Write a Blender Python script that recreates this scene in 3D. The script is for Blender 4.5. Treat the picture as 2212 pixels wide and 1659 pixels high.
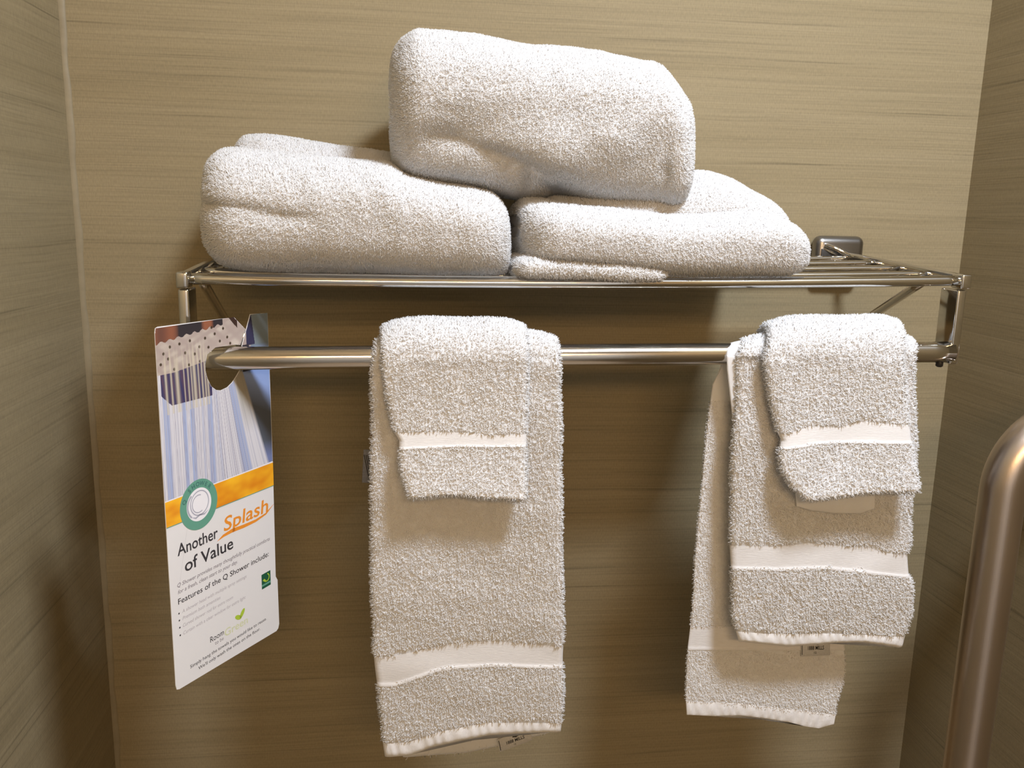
import bpy, bmesh, math, random
import numpy as np
from mathutils import Matrix, Vector

for o in list(bpy.data.objects): bpy.data.objects.remove(o, do_unlink=True)
SC = bpy.context.scene
COL = SC.collection
rng = np.random.default_rng(7)

# ------------------------------------------------------------ camera
F = 1854.0; CX, CY = 1106.0, 829.5
def _n(v): v = np.array(v, float); return v/np.linalg.norm(v)
_Y = _n([-231., -369.5, F]); _D = _n([-207., 9432., F]); _D = _n(_D-_Y*_D.dot(_Y)); _U = -_D
_X = np.cross(_Y, _U)
R = np.array([_X, _Y, _U])            # camera (right, down, forward) -> world
CAM = np.array([0.0, -0.86, 1.70])
cam = bpy.data.cameras.new('camera'); co = bpy.data.objects.new('camera', cam); COL.objects.link(co)
cam.sensor_width = 36; cam.sensor_fit = 'HORIZONTAL'; cam.lens = F/2212*36; cam.clip_start = 0.01
_m = np.eye(4); _m[:3, 0] = R@[1, 0, 0]; _m[:3, 1] = R@[0, -1, 0]; _m[:3, 2] = R@[0, 0, -1]; _m[:3, 3] = CAM
co.matrix_world = Matrix(_m.tolist()); SC.camera = co
def at(px, py, y):
    """point of the plane Y = y that the photograph shows at (px, py)"""
    d = R@np.array([px-CX, py-CY, F]); return CAM+(y-CAM[1])/d[1]*d

# ------------------------------------------------------------ light and exposure
SC.view_settings.view_transform = 'Standard'; SC.view_settings.look = 'None'
SC.view_settings.gamma = 1.0; SC.view_settings.use_curve_mapping = False
SC.view_settings.exposure = 0.02
SC.cycles.use_denoising = True
SC.cycles.max_bounces = 28; SC.cycles.diffuse_bounces = 24; SC.cycles.glossy_bounces = 8; SC.cycles.transmission_bounces = 24; SC.cycles.transparent_max_bounces = 8; SC.cycles.sample_clamp_indirect = 0
w = bpy.data.worlds.new('world'); SC.world = w; w.use_nodes = True
w.node_tree.nodes['Background'].inputs[0].default_value = (0.5, 0.42, 0.3, 1); w.node_tree.nodes['Background'].inputs[1].default_value = 0.0
LIGHT_POS = (0.42, -0.76, 2.50)
ld = bpy.data.lights.new('ceiling_lamp_light', 'AREA'); ld.shape = 'DISK'; ld.size = 0.21; ld.energy = 25.5; ld.color = (0.755, 0.835, 0.96)
lo = bpy.data.objects.new('ceiling_lamp_light', ld); lo.location = LIGHT_POS; COL.objects.link(lo)

# warm fill lamp, added behind the camera to lift the shadows
FILL_POS = (0.10, -1.70, 2.02)
vd = bpy.data.lights.new('fill_lamp_light', 'AREA'); vd.shape = 'RECTANGLE'; vd.size = 0.62; vd.size_y = 0.12; vd.energy = 7.2; vd.color = (1.0, 0.64, 0.30)
vo = bpy.data.objects.new('fill_lamp_light', vd); vo.location = FILL_POS; vo.rotation_euler = (math.radians(78), 0, 0); COL.objects.link(vo)

# ------------------------------------------------------------ materials
def srgb(r, g, b):
    f = lambda c: (c/255/12.92) if c/255 <= 0.04045 else ((c/255+0.055)/1.055)**2.4
    return (f(r), f(g), f(b), 1)
def mat(name, col, rough=0.6, metal=0.0, **kw):
    m = bpy.data.materials.new(name); m.use_nodes = True
    p = m.node_tree.nodes['Principled BSDF']
    p.inputs['Base Color'].default_value = col if len(col) == 4 else (*col, 1)
    p.inputs['Roughness'].default_value = rough; p.inputs['Metallic'].default_value = metal
    for k, v in kw.items(): p.inputs[k.replace('_', ' ')].default_value = v
    return m
def nodes(m): return m.node_tree.nodes, m.node_tree.links, m.node_tree.nodes['Principled BSDF']
def noise(nt, scale, vec, detail=3, rough=0.6, s=1.0):
    N, L = nt.nodes, nt.links
    mp = N.new('ShaderNodeMapping'); mp.inputs['Scale'].default_value = scale; L.new(vec, mp.inputs['Vector'])
    t = N.new('ShaderNodeTexNoise'); t.inputs['Scale'].default_value = s; t.inputs['Detail'].default_value = detail
    t.inputs['Roughness'].default_value = rough; L.new(mp.outputs[0], t.inputs['Vector']); return t.outputs['Fac']
def ramp(nt, fac, stops):
    r = nt.nodes.new('ShaderNodeValToRGB'); nt.links.new(fac, r.inputs[0])
    e = r.color_ramp.elements
    e[0].position, e[0].color = stops[0]; e[1].position, e[1].color = stops[-1]
    for p, c in stops[1:-1]: x = e.new(p); x.color = c
    return r.outputs[0]
def mixc(nt, a, b, fac, mode='MULTIPLY'):
    m = nt.nodes.new('ShaderNodeMix'); m.data_type = 'RGBA'; m.blend_type = mode
    for i, v in ((6, a), (7, b)):
        if hasattr(v, 'is_linked') or hasattr(v, 'links'): nt.links.new(v, m.inputs[i])
        else: m.inputs[i].default_value = v
    if hasattr(fac, 'links'): nt.links.new(fac, m.inputs[0])
    else: m.inputs[0].default_value = fac
    return m.outputs[2]
g = lambda v: (v, v, v, 1)
def wallpaper():
    m = mat('woven_wallpaper', (0.4, 0.33, 0.2), 0.62); nt = m.node_tree; N, L, p = nodes(m)
    tc = N.new('ShaderNodeTexCoord').outputs['Object']
    # a little warp so the woven lines run uneven
    wv = noise(nt, (5, 5, 9), tc, 2, 0.5)
    sep = N.new('ShaderNodeSeparateXYZ'); L.new(tc, sep.inputs[0])
    ma = N.new('ShaderNodeMath'); ma.operation = 'MULTIPLY_ADD'; L.new(wv, ma.inputs[0]); ma.inputs[1].default_value = 0.005; L.new(sep.outputs[2], ma.inputs[2])
    cb = N.new('ShaderNodeCombineXYZ'); L.new(sep.outputs[0], cb.inputs[0]); L.new(sep.outputs[1], cb.inputs[1]); L.new(ma.outputs[0], cb.inputs[2])
    v = cb.outputs[0]
    lines = noise(nt, (2.2, 2.2, 210), v, 3, 0.6)
    fine = noise(nt, (7, 7, 560), v, 2, 0.6)
    broad = noise(nt, (1.6, 1.6, 42), v, 2, 0.5)
    weave = noise(nt, (900, 900, 260), v, 1, 0.5)
    c = ramp(nt, broad, [(0.3, (0.247, 0.198, 0.113, 1)), (0.72, (0.277, 0.225, 0.133, 1))])
    c = mixc(nt, c, ramp(nt, lines, [(0.29, g(0.68)), (0.37, g(0.95)), (0.5, g(1.0)), (0.72, g(1.05))]), 1.0)
    c = mixc(nt, c, ramp(nt, fine, [(0.25, g(0.84)), (0.5, g(1.0)), (0.8, g(1.08))]), 1.0)
    c = mixc(nt, c, ramp(nt, weave, [(0.25, g(0.90)), (0.75, g(1.08))]), 1.0)
    L.new(c, p.inputs['Base Color'])
    b = N.new('ShaderNodeBump'); b.inputs['Strength'].default_value = 0.25; b.inputs['Distance'].default_value = 0.0006
    L.new(mixc(nt, fine, lines, 0.5, 'MIX'), b.inputs['Height']); L.new(b.outputs[0], p.inputs['Normal'])
    p.inputs['Specular IOR Level'].default_value = 0.25
    return m
def noisy(name, c1, c2, scale, rough=0.6, bump=0.0, **kw):
    m = mat(name, c1, rough, **kw); nt = m.node_tree; N, L, p = nodes(m)
    tc = N.new('ShaderNodeTexCoord').outputs['Object']
    f = noise(nt, scale, tc, 3)
    L.new(ramp(nt, f, [(0.3, (*c1[:3], 1)), (0.7, (*c2[:3], 1))]), p.inputs['Base Color'])
    if bump:
        b = N.new('ShaderNodeBump'); b.inputs['Strength'].default_value = 0.5; b.inputs['Distance'].default_value = bump
        L.new(f, b.inputs['Height']); L.new(b.outputs[0], p.inputs['Normal'])
    return m
M_WALL = wallpaper()
M_CEIL = noisy('ceiling_paint', (0.74, 0.71, 0.65), (0.78, 0.75, 0.69), (60, 60, 60), 0.8)
M_FLOOR = noisy('floor_tile', (0.62, 0.48, 0.33), (0.70, 0.56, 0.40), (9, 9, 9), 0.45)
M_CAULK = noisy('corner_caulk', (0.20, 0.165, 0.10), (0.24, 0.20, 0.125), (30, 30, 60), 0.5)
M_TERRY = noisy('terry_cotton', (0.95, 0.945, 0.94), (0.97, 0.965, 0.96), (260, 260, 260), 0.95)
M_TERRY.node_tree.nodes['Principled BSDF'].inputs['Specular IOR Level'].default_value = 0.1
def translucent(m, f):
    N, L, p = nodes(m); t = N.new('ShaderNodeBsdfTranslucent'); x = N.new('ShaderNodeMixShader'); x.inputs[0].default_value = f
    c = p.inputs['Base Color'].links[0].from_socket; L.new(c, t.inputs[0]); L.new(p.outputs[0], x.inputs[1]); L.new(t.outputs[0], x.inputs[2])
    L.new(x.outputs[0], [n for n in N if n.type == 'OUTPUT_MATERIAL'][0].inputs[0])
translucent(M_TERRY, 0.5)
M_BAND = noisy('flat_woven_cotton', (0.60, 0.58, 0.565), (0.66, 0.645, 0.63), (160, 160, 1800), 0.85, 0.0003)
M_HEM = noisy('hem_cotton', (0.65, 0.635, 0.62), (0.71, 0.695, 0.68), (500, 500, 300), 0.85, 0.0003)
M_CHROME = noisy('polished_steel', (0.60, 0.58, 0.55), (0.68, 0.66, 0.63), (20, 20, 20), 0.09, metal=1.0)
def brushed(name, c, rough, sc):
    m = mat(name, c, rough, 1.0); nt = m.node_tree; N, L, p = nodes(m)
    tc = N.new('ShaderNodeTexCoord').outputs['Object']; f = noise(nt, sc, tc, 3)
    b = N.new('ShaderNodeBump'); b.inputs['Strength'].default_value = 0.25; b.inputs['Distance'].default_value = 0.0002
    L.new(f, b.inputs['Height']); L.new(b.outputs[0], p.inputs['Normal']); return m
M_BAR = brushed('brushed_steel', (0.66, 0.63, 0.59, 1), 0.13, (4, 1500, 1500))
M_GRAB = brushed('satin_steel', (0.62, 0.53, 0.46, 1), 0.31, (1500, 1500, 3))
M_SATIN = brushed('satin_mount_steel', (0.30, 0.29, 0.28, 1), 0.32, (600, 600, 600))
M_DARK = mat('screw_and_socket_shade', (0.02, 0.018, 0.016), 0.5)  # set screws, and the painted shade of the mount's hollow
M_TAG = noisy('tag_fabric', (0.46, 0.45, 0.43), (0.54, 0.53, 0.51), (900, 900, 900), 0.6)
M_TAGD = noisy('dark_tag_fabric', (0.13, 0.13, 0.14), (0.19, 0.19, 0.20), (900, 900, 900), 0.6)
M_TAGINK = mat('tag_ink', (0.02, 0.018, 0.016), 0.7)
M_PAINT = noisy('cream_paint', (0.80, 0.77, 0.72), (0.83, 0.80, 0.75), (50, 50, 50), 0.7)
M_GLASS = mat('lamp_diffuser', (0.9, 0.9, 0.88), 0.4)
_p = M_GLASS.node_tree.nodes['Principled BSDF']; _p.inputs['Emission Color'].default_value = (1, 0.93, 0.84, 1); _p.inputs['Emission Strength'].default_value = 4.0

# ------------------------------------------------------------ object helpers
def tag(o, label=None, cat=None, group=None, kind=None):
    for k, v in (('label', label), ('category', cat), ('group', group), ('kind', kind)):
        if v: o[k] = v
    return o
def link(name, me, m=None, parent=None, smooth=True):
    o = bpy.data.objects.new(name, me); COL.objects.link(o)
    if m: me.materials.append(m)
    if parent: o.parent = parent; o.matrix_parent_inverse = parent.matrix_world.inverted()
    if smooth and len(me.polygons): me.polygons.foreach_set('use_smooth', np.ones(len(me.polygons), bool))
    return o
def empty(name, loc):
    o = bpy.data.objects.new(name, None); o.location = loc; o.empty_display_size = 0.02; COL.objects.link(o)
    bpy.context.view_layer.update(); return o
def mesh_np(name, V, quads=None, tris=None):
    me = bpy.data.meshes.new(name); V = np.asarray(V, np.float32)
    q = np.zeros((0, 4), np.int32) if quads is None else np.asarray(quads, np.int32)
    t = np.zeros((0, 3), np.int32) if tris is None else np.asarray(tris, np.int32)
    me.vertices.add(len(V)); me.vertices.foreach_set('co', V.ravel())
    li = np.concatenate([q.ravel(), t.ravel()]); me.loops.add(len(li)); me.loops.foreach_set('vertex_index', li)
    ls = np.concatenate([np.arange(len(q))*4, len(q)*4+np.arange(len(t))*3]).astype(np.int32)
    me.polygons.add(len(ls)); me.polygons.foreach_set('loop_start', ls)
    me.update(calc_edges=True); return me
def bm_mesh(bm, name):
    me = bpy.data.meshes.new(name); bmesh.ops.recalc_face_normals(bm, faces=bm.faces); bm.to_mesh(me); bm.free(); return me
def box_bm(bm, c, s, bev=0.0, rot=None, seg=3):
    r = bmesh.ops.create_cube(bm, size=1.0); vs = r['verts']
    bmesh.ops.scale(bm, vec=s, verts=vs)
    if bev:
        es = list({e for v in vs for e in v.link_edges})
        rb = bmesh.ops.bevel(bm, geom=es, offset=bev, segments=seg, affect='EDGES', profile=0.5)
        vs = list({v for f in rb['faces'] for v in f.verts} | {v for v in vs if v.is_valid})
    if rot is not None: bmesh.ops.rotate(bm, cent=(0, 0, 0), matrix=rot, verts=vs)
    bmesh.ops.translate(bm, vec=c, verts=vs)
def tube(pts, r, n=24, closed_ends=True):
    """tube along a polyline of points; r a number or one radius for each point"""
    P = np.array(pts, float); m = len(P); rr = np.full(m, r) if np.isscalar(r) else np.array(r)
    T = np.gradient(P, axis=0); T /= np.linalg.norm(T, axis=1)[:, None]
    ref = np.array([0, 0, 1.]) if abs(T[0][2]) < 0.9 else np.array([0, 1., 0])
    V = []
    a = np.cross(T[0], ref); a /= np.linalg.norm(a)
    for i in range(m):
        a = a-T[i]*a.dot(T[i]); a /= np.linalg.norm(a); b = np.cross(T[i], a)
        th = np.arange(n)*2*math.pi/n
        V.append(P[i]+rr[i]*(np.cos(th)[:, None]*a+np.sin(th)[:, None]*b))
    V = np.concatenate(V); q = []
    for i in range(m-1):
        for j in range(n): q.append((i*n+j, i*n+(j+1) % n, (i+1)*n+(j+1) % n, (i+1)*n+j))
    V = np.vstack([V, P[0], P[-1]]); t = []
    for j in range(n): t += [(m*n, (j+1) % n, j), (m*n+1, (m-1)*n+j, (m-1)*n+(j+1) % n)]
    return V, q, t

# ------------------------------------------------------------ the room
XL, XR, ZC, YB = -0.306, 0.589, 2.535, -1.75
def wall(name, lo_, hi_, m):
    bm = bmesh.new(); c = [(a+b)/2 for a, b in zip(lo_, hi_)]; s = [b-a for a, b in zip(lo_, hi_)]
    box_bm(bm, c, s); o = link(name, bm_mesh(bm, name), m, smooth=False); o['kind'] = 'structure'; return o
wall('wall_back', (XL-0.1, 0, 0), (XR+0.1, 0.1, ZC), M_WALL)
wall('wall_left', (XL-0.1, YB, 0), (XL, 0, ZC), M_WALL)
wall('wall_right', (XR, YB, 0), (XR+0.1, 0, ZC), M_WALL)
wall('wall_rear', (XL-0.1, YB-0.1, 0), (XR+0.1, YB, ZC), M_PAINT)
wall('floor', (XL-0.1, YB-0.1, -0.1), (XR+0.1, 0.1, 0), M_FLOOR)
wall('ceiling', (XL-0.1, YB-0.1, ZC), (XR+0.1, 0.1, ZC+0.1), M_CEIL)
# caulk bead down the left corner
zz = np.linspace(0.0, ZC, 240); V = []; k = 7
for z in zz:
    wob = 0.0006*math.sin(z*61)+0.0004*math.sin(z*143+1)
    for j in range(k):
        a = j/(k-1)*math.pi/2; rx = 0.0052+wob
        V.append((XL+rx*math.cos(a)**1.4, -0.0022*math.sin(a)**1.2 if j else 0.0, z))
V = np.array(V).reshape(len(zz), k, 3)
V[:, 0, 1] = 0.0; V[:, -1, 0] = XL
q = [(i*k+j, i*k+j+1, (i+1)*k+j+1, (i+1)*k+j) for i in range(len(zz)-1) for j in range(k-1)]
o = link('trim_1', mesh_np('trim_1', V.reshape(-1, 3), q), M_CAULK); o['kind'] = 'structure'

# ceiling lamp (above the frame): housing ring and diffuser dome round the light
t = empty('ceiling_lamp', (LIGHT_POS[0], LIGHT_POS[1], ZC)); tag(t, 'round flush ceiling lamp with a pale diffuser above the towel rack', 'lamp')
V, q, tr = tube([(LIGHT_POS[0]+0.0, LIGHT_POS[1], ZC-0.001), (LIGHT_POS[0], LIGHT_POS[1], ZC-0.012)], 0.105, 48)
link('housing', mesh_np('housing', V, q, tr), M_CHROME, t)
V, q, tr = tube([(LIGHT_POS[0], LIGHT_POS[1], ZC-0.012), (LIGHT_POS[0], LIGHT_POS[1], ZC-0.026), (LIGHT_POS[0], LIGHT_POS[1], ZC-0.031)], [0.1, 0.098, 0.09], 48)
link('diffuser', mesh_np('diffuser', V, q, tr), M_GLASS, t)

# made-up fixture for the added fill light: back plate and hood
t = empty('fill_lamp', (FILL_POS[0], YB, FILL_POS[2])); tag(t, 'added long fill lamp with a metal back plate on the rear wall', 'lamp')
bm = bmesh.new(); box_bm(bm, (FILL_POS[0], YB+0.012, FILL_POS[2]+0.03), (0.70, 0.022, 0.16), 0.006); link('back_plate', bm_mesh(bm, 'back_plate'), M_CHROME, t)
bm = bmesh.new(); box_bm(bm, (FILL_POS[0], YB+0.055, FILL_POS[2]+0.085), (0.66, 0.075, 0.016), 0.006); link('hood', bm_mesh(bm, 'hood'), M_CHROME, t)

# ------------------------------------------------------------ towel rack
YF = -0.200
shelfL, shelfR = at(400, 602, YF), at(2074, 606, YF)
barL, barR = at(405, 775, YF), at(2054, 760, YF)
def on(a, b, x): s = (x-a[0])/(b[0]-a[0]); return a+(b-a)*s
rack = empty('towel_rack', (0.147, 0, 1.66)); tag(rack, 'wall mounted metal towel shelf with rods above a single towel bar', 'towel rack')
def part(name, V, q, t, m, parent=rack): return link(name, mesh_np(name, V, q, t), m, parent)
XLp, XRp = shelfL[0], shelfR[0]
TILT = math.tan(math.radians(2.9))
for i in range(5):
    y = YF+i*0.044
    z0 = shelfL+(0, y-YF, (y-YF)*TILT); z1 = shelfR+(0, y-YF, (y-YF)*TILT)
    s = np.linspace(0, 1, 49)[:, None]; P = z0+(z1-z0)*s; P[:, 2] -= 0.0028*4*(s*(1-s))[:, 0]
    part('front_rail' if i == 0 else 'shelf_rod', *tube(P, 0.0042 if i == 0 else 0.0031, 20), M_CHROME)
s = np.linspace(0, 1, 33)[:, None]
part('towel_bar', *tube(barL+(barR-barL)*s, 0.0088, 40), M_BAR)
for sgn, S, B in ((-1, shelfL, barL), (1, shelfR, barR)):
    x = S[0]; zt = S[2]
    # side arm: flat bar running from the corner up to the wall mount
    bm = bmesh.new(); yb = -0.018; L_ = abs(yb-YF)
    box_bm(bm, (x, (YF+yb)/2, zt+L_/2*TILT+0.0005), (0.006, L_*1.002, 0.0095), 0.0014, Matrix.Rotation(0, 3, 'X'))
    for v in bm.verts: v.co.z += (v.co.y-(YF+yb)/2)*TILT
    link('side_arm', bm_mesh(bm, 'side_arm'), M_CHROME, rack)
    # corner cap
    bm = bmesh.new(); box_bm(bm, (x+sgn*0.0005, YF-0.001, zt-0.0005), (0.0088, 0.015, 0.0120), 0.0016)
    link('corner_cap', bm_mesh(bm, 'corner_cap'), M_CHROME, rack)
    # drop post carrying the towel bar
    bm = bmesh.new(); zb = B[2]-0.0098; h = zt-0.0072-zb
    xc = (x+B[0])/2
    box_bm(bm, (xc-sgn*0.0, YF+0.0065, zb+h/2), (0.0078, 0.024, h), 0.0016)
    link('drop_post', bm_mesh(bm, 'drop_post'), M_CHROME, rack)
    V, q, tr = tube([(B[0]-sgn*0.009, YF, zb+0.004), (B[0]-sgn*0.009, YF, zb-0.0020), (B[0]-sgn*0.009, YF, zb-0.0030)], [0.0030, 0.0030, 0.0018], 16)
    part('set_screw', V, q, tr, M_DARK)
    # brace from the arm down to the wall
    a = np.array([x, YF+0.045, zt+0.045*TILT-0.004]); b = np.array([x, -0.004, zt-0.078])
    s = np.linspace(0, 1, 9)[:, None]
    part('brace', *tube(a+(b-a)*s, 0.0040, 14), M_BAR)
    V, q, tr = tube([(x, -0.0, zt-0.080), (x, -0.005, zt-0.080), (x, -0.006, zt-0.080)], [0.016, 0.016, 0.014], 28)
    part('brace_foot', V, q, tr, M_CHROME)
    # wall mount: rounded block with a tapering snout and a dark panel standing in for the shade of its hollow
    mz = zt+0.2*TILT-0.005; xm = x-sgn*0.0095; bm = bmesh.new()
    box_bm(bm, (xm, -0.0085, mz+0.003), (0.053, 0.017, 0.046), 0.0078, seg=6)
    link('wall_mount', bm_mesh(bm, 'wall_mount'), M_SATIN, rack)
    bm = bmesh.new(); box_bm(bm, (xm-sgn*0.011, -0.0168, mz+0.0045), (0.021, 0.0016, 0.017), 0.0007, seg=2)
    for v in bm.verts:
        if v.co.z > mz+0.006 and (v.co.x-xm)*sgn > -0.010: v.co.z -= 0.008
    link('socket_shade', bm_mesh(bm, 'socket_shade'), M_DARK, rack)
    a = np.array([xm-sgn*0.018, -0.0185, mz+0.0165]); b_ = np.array([xm+sgn*0.004, -0.024, mz+0.007]); c_ = np.array([x, -0.050, zt+0.15*TILT+0.002]); d_ = np.array([x, -0.072, zt+0.128*TILT+0.0015])
    part('mount_rib', *tube([a, a*0.5+b_*0.5+(0, -0.001, 0.001), b_, (b_+c_)/2, c_, d_], [0.0024, 0.0026, 0.003, 0.0034, 0.0036, 0.0034], 14), M_CHROME)

# ------------------------------------------------------------ terry cloth
def smooth_noise(P, amp, f0, seed):
    r = np.random.default_rng(seed); o = np.zeros(len(P))
    for k in range(7):
        d = r.normal(size=3); d /= np.linalg.norm(d); f = f0*(1+0.5*k); o += np.sin(P@d*f+r.uniform(0, 6.28))/(1+0.45*k)
    return o*amp/2.2
def grid_normals(G, closed):
    a = np.gradient(G, axis=0)
    b = (np.roll(G, -1, 1)-np.roll(G, 1, 1))/2 if closed else np.gradient(G, axis=1)
    n = np.cross(b, a); l = np.linalg.norm(n, axis=2); l[l < 1e-12] = 1; return n/l[..., None]
SOFT = 0.9      # how much the loops shade like the cloth they stand on
def tufts(P, N, length, rad, droop=-0.22, wild=0.55):
    """small bent cotton loops standing on the cloth at points P with normals N"""
    n = len(P); L = length*rng.uniform(0.65, 1.25, n)[:, None]; Rr = rad*rng.uniform(0.7, 1.3, n)[:, None]
    d = N+wild*rng.normal(size=(n, 3)); d[:, 2] -= droop; d /= np.linalg.norm(d, axis=1)[:, None]
    a = np.cross(d, rng.normal(size=(n, 3))); a /= np.linalg.norm(a, axis=1)[:, None]; b = np.cross(d, a)
    V = np.zeros((n, 10, 3)); W = np.zeros((n, 10, 3)); W[:] = N[:, None]*SOFT
    for j in range(3):
        th = 2*math.pi*j/3; e = math.cos(th)*a+math.sin(th)*b
        V[:, j] = P-N*0.0004+Rr*e
        V[:, 3+j] = P+d*L*0.5+a*L*0.12+Rr*0.95*e
        V[:, 6+j] = P+d*L*0.88+a*L*0.02+Rr*0.62*e
        for l in (0, 3, 6): W[:, l+j] += e
    V[:, 9] = P+d*L-a*L*0.15; W[:, 9] += d; W /= np.linalg.norm(W, axis=2)[..., None]
    base = (np.arange(n)*10)[:, None]
    qs = np.array([[l*3+j, l*3+(j+1) % 3, (l+1)*3+(j+1) % 3, (l+1)*3+j] for l in range(2) for j in range(3)])
    ts = np.array([[6+j, 6+(j+1) % 3, 9] for j in range(3)])
    return V.reshape(-1, 3), (base[:, :, None]+qs[None]).reshape(-1, 4), (base[:, :, None]+ts[None]).reshape(-1, 3), W.reshape(-1, 3)
class Cloth:
    def __init__(self): self.V, self.Q, self.T, self.n, self.N = [], [], [], 0, []
    def add(self, V, q, t=None, nn=None):
        V = np.asarray(V).reshape(-1, 3); self.V.append(V)
        if nn is not None: self.N.append(nn)
        if q is not None and len(q): self.Q.append(np.asarray(q)+self.n)
        if t is not None and len(t): self.T.append(np.asarray(t)+self.n)
        self.n += len(V)
    def grid(self, G, closed=True, caps=True):
        n, m, _ = G.shape; i, j = np.meshgrid(np.arange(n-1), np.arange(m if closed else m-1), indexing='ij'); j2 = (j+1) % m
        q = np.stack([i*m+j, i*m+j2, (i+1)*m+j2, (i+1)*m+j], -1).reshape(-1, 4); V = G.reshape(-1, 3); t = []; nn = grid_normals(G, closed).reshape(-1, 3) if closed else None
        if caps and closed:
            e = [_n(G[0].mean(0)-G[2].mean(0)), _n(G[-1].mean(0)-G[-3].mean(0))]; nn = np.vstack([nn, e])
            V = np.vstack([V, G[0].mean(0), G[-1].mean(0)]); jj = np.arange(m); k = (jj+1) % m
            t = np.vstack([np.stack([np.full(m, n*m), k, jj], -1), np.stack([np.full(m, n*m+1), (n-1)*m+jj, (n-1)*m+k], -1)])
        self.add(V, q, t, nn)
    def pile(self, G, dens, per_m2, length, rad, closed=True, **kw):
        n, m, _ = G.shape; N = grid_normals(G, closed); A = G; B = np.roll(G, -1, 1)
        if not closed: A, B, = G[:, :-1], G[:, 1:]
        a = np.linalg.norm(np.cross(B[:-1]-A[:-1], A[1:]-A[:-1]), axis=2)
        dd = dens[:-1, :a.shape[1]]; wts = (a*dd).ravel(); tot = wts.sum(); cnt = int(tot*per_m2)
        idx = np.searchsorted(np.cumsum(wts), rng.uniform(0, tot, cnt)); idx = np.minimum(idx, len(wts)-1)
        i, j = idx//a.shape[1], idx % a.shape[1]; j2 = (j+1) % m; s = rng.uniform(size=(cnt, 1)); t = rng.uniform(size=(cnt, 1))
        P = (G[i, j]*(1-s)+G[i+1, j]*s)*(1-t)+(G[i, j2]*(1-s)+G[i+1, j2]*s)*t
        NN = (N[i, j]*(1-s)+N[i+1, j]*s)*(1-t)+(N[i, j2]*(1-s)+N[i+1, j2]*s)*t
        self.add(*tufts(P, NN, length, rad, **kw)); return cnt
    def build(self, name, m, parent):
        Q = np.concatenate(self.Q); T = np.concatenate(self.T) if self.T else None
        me = mesh_np(name, np.concatenate(self.V), Q, T)
        if self.N:
            a = me.attributes.new('custom_normal', 'FLOAT_VECTOR', 'POINT'); NN = np.concatenate(self.N).astype(np.float32); assert len(NN) == self.n
            a.data.foreach_set('vector', NN.ravel()); me.update()
        return link(name, me, m, parent)
def outward(G, closed=True):
    """flip the ring order if the normals point in"""
    N = grid_normals(G, closed); c = G.mean(axis=1, keepdims=True)
    return G if ((G-c)*N).sum() > 0 else G[:, ::-1].copy()
DENS = 1050000
zbar = lambda x: barL[2]+(barR[2]-barL[2])*(x-barL[0])/(barR[0]-barL[0])

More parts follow.
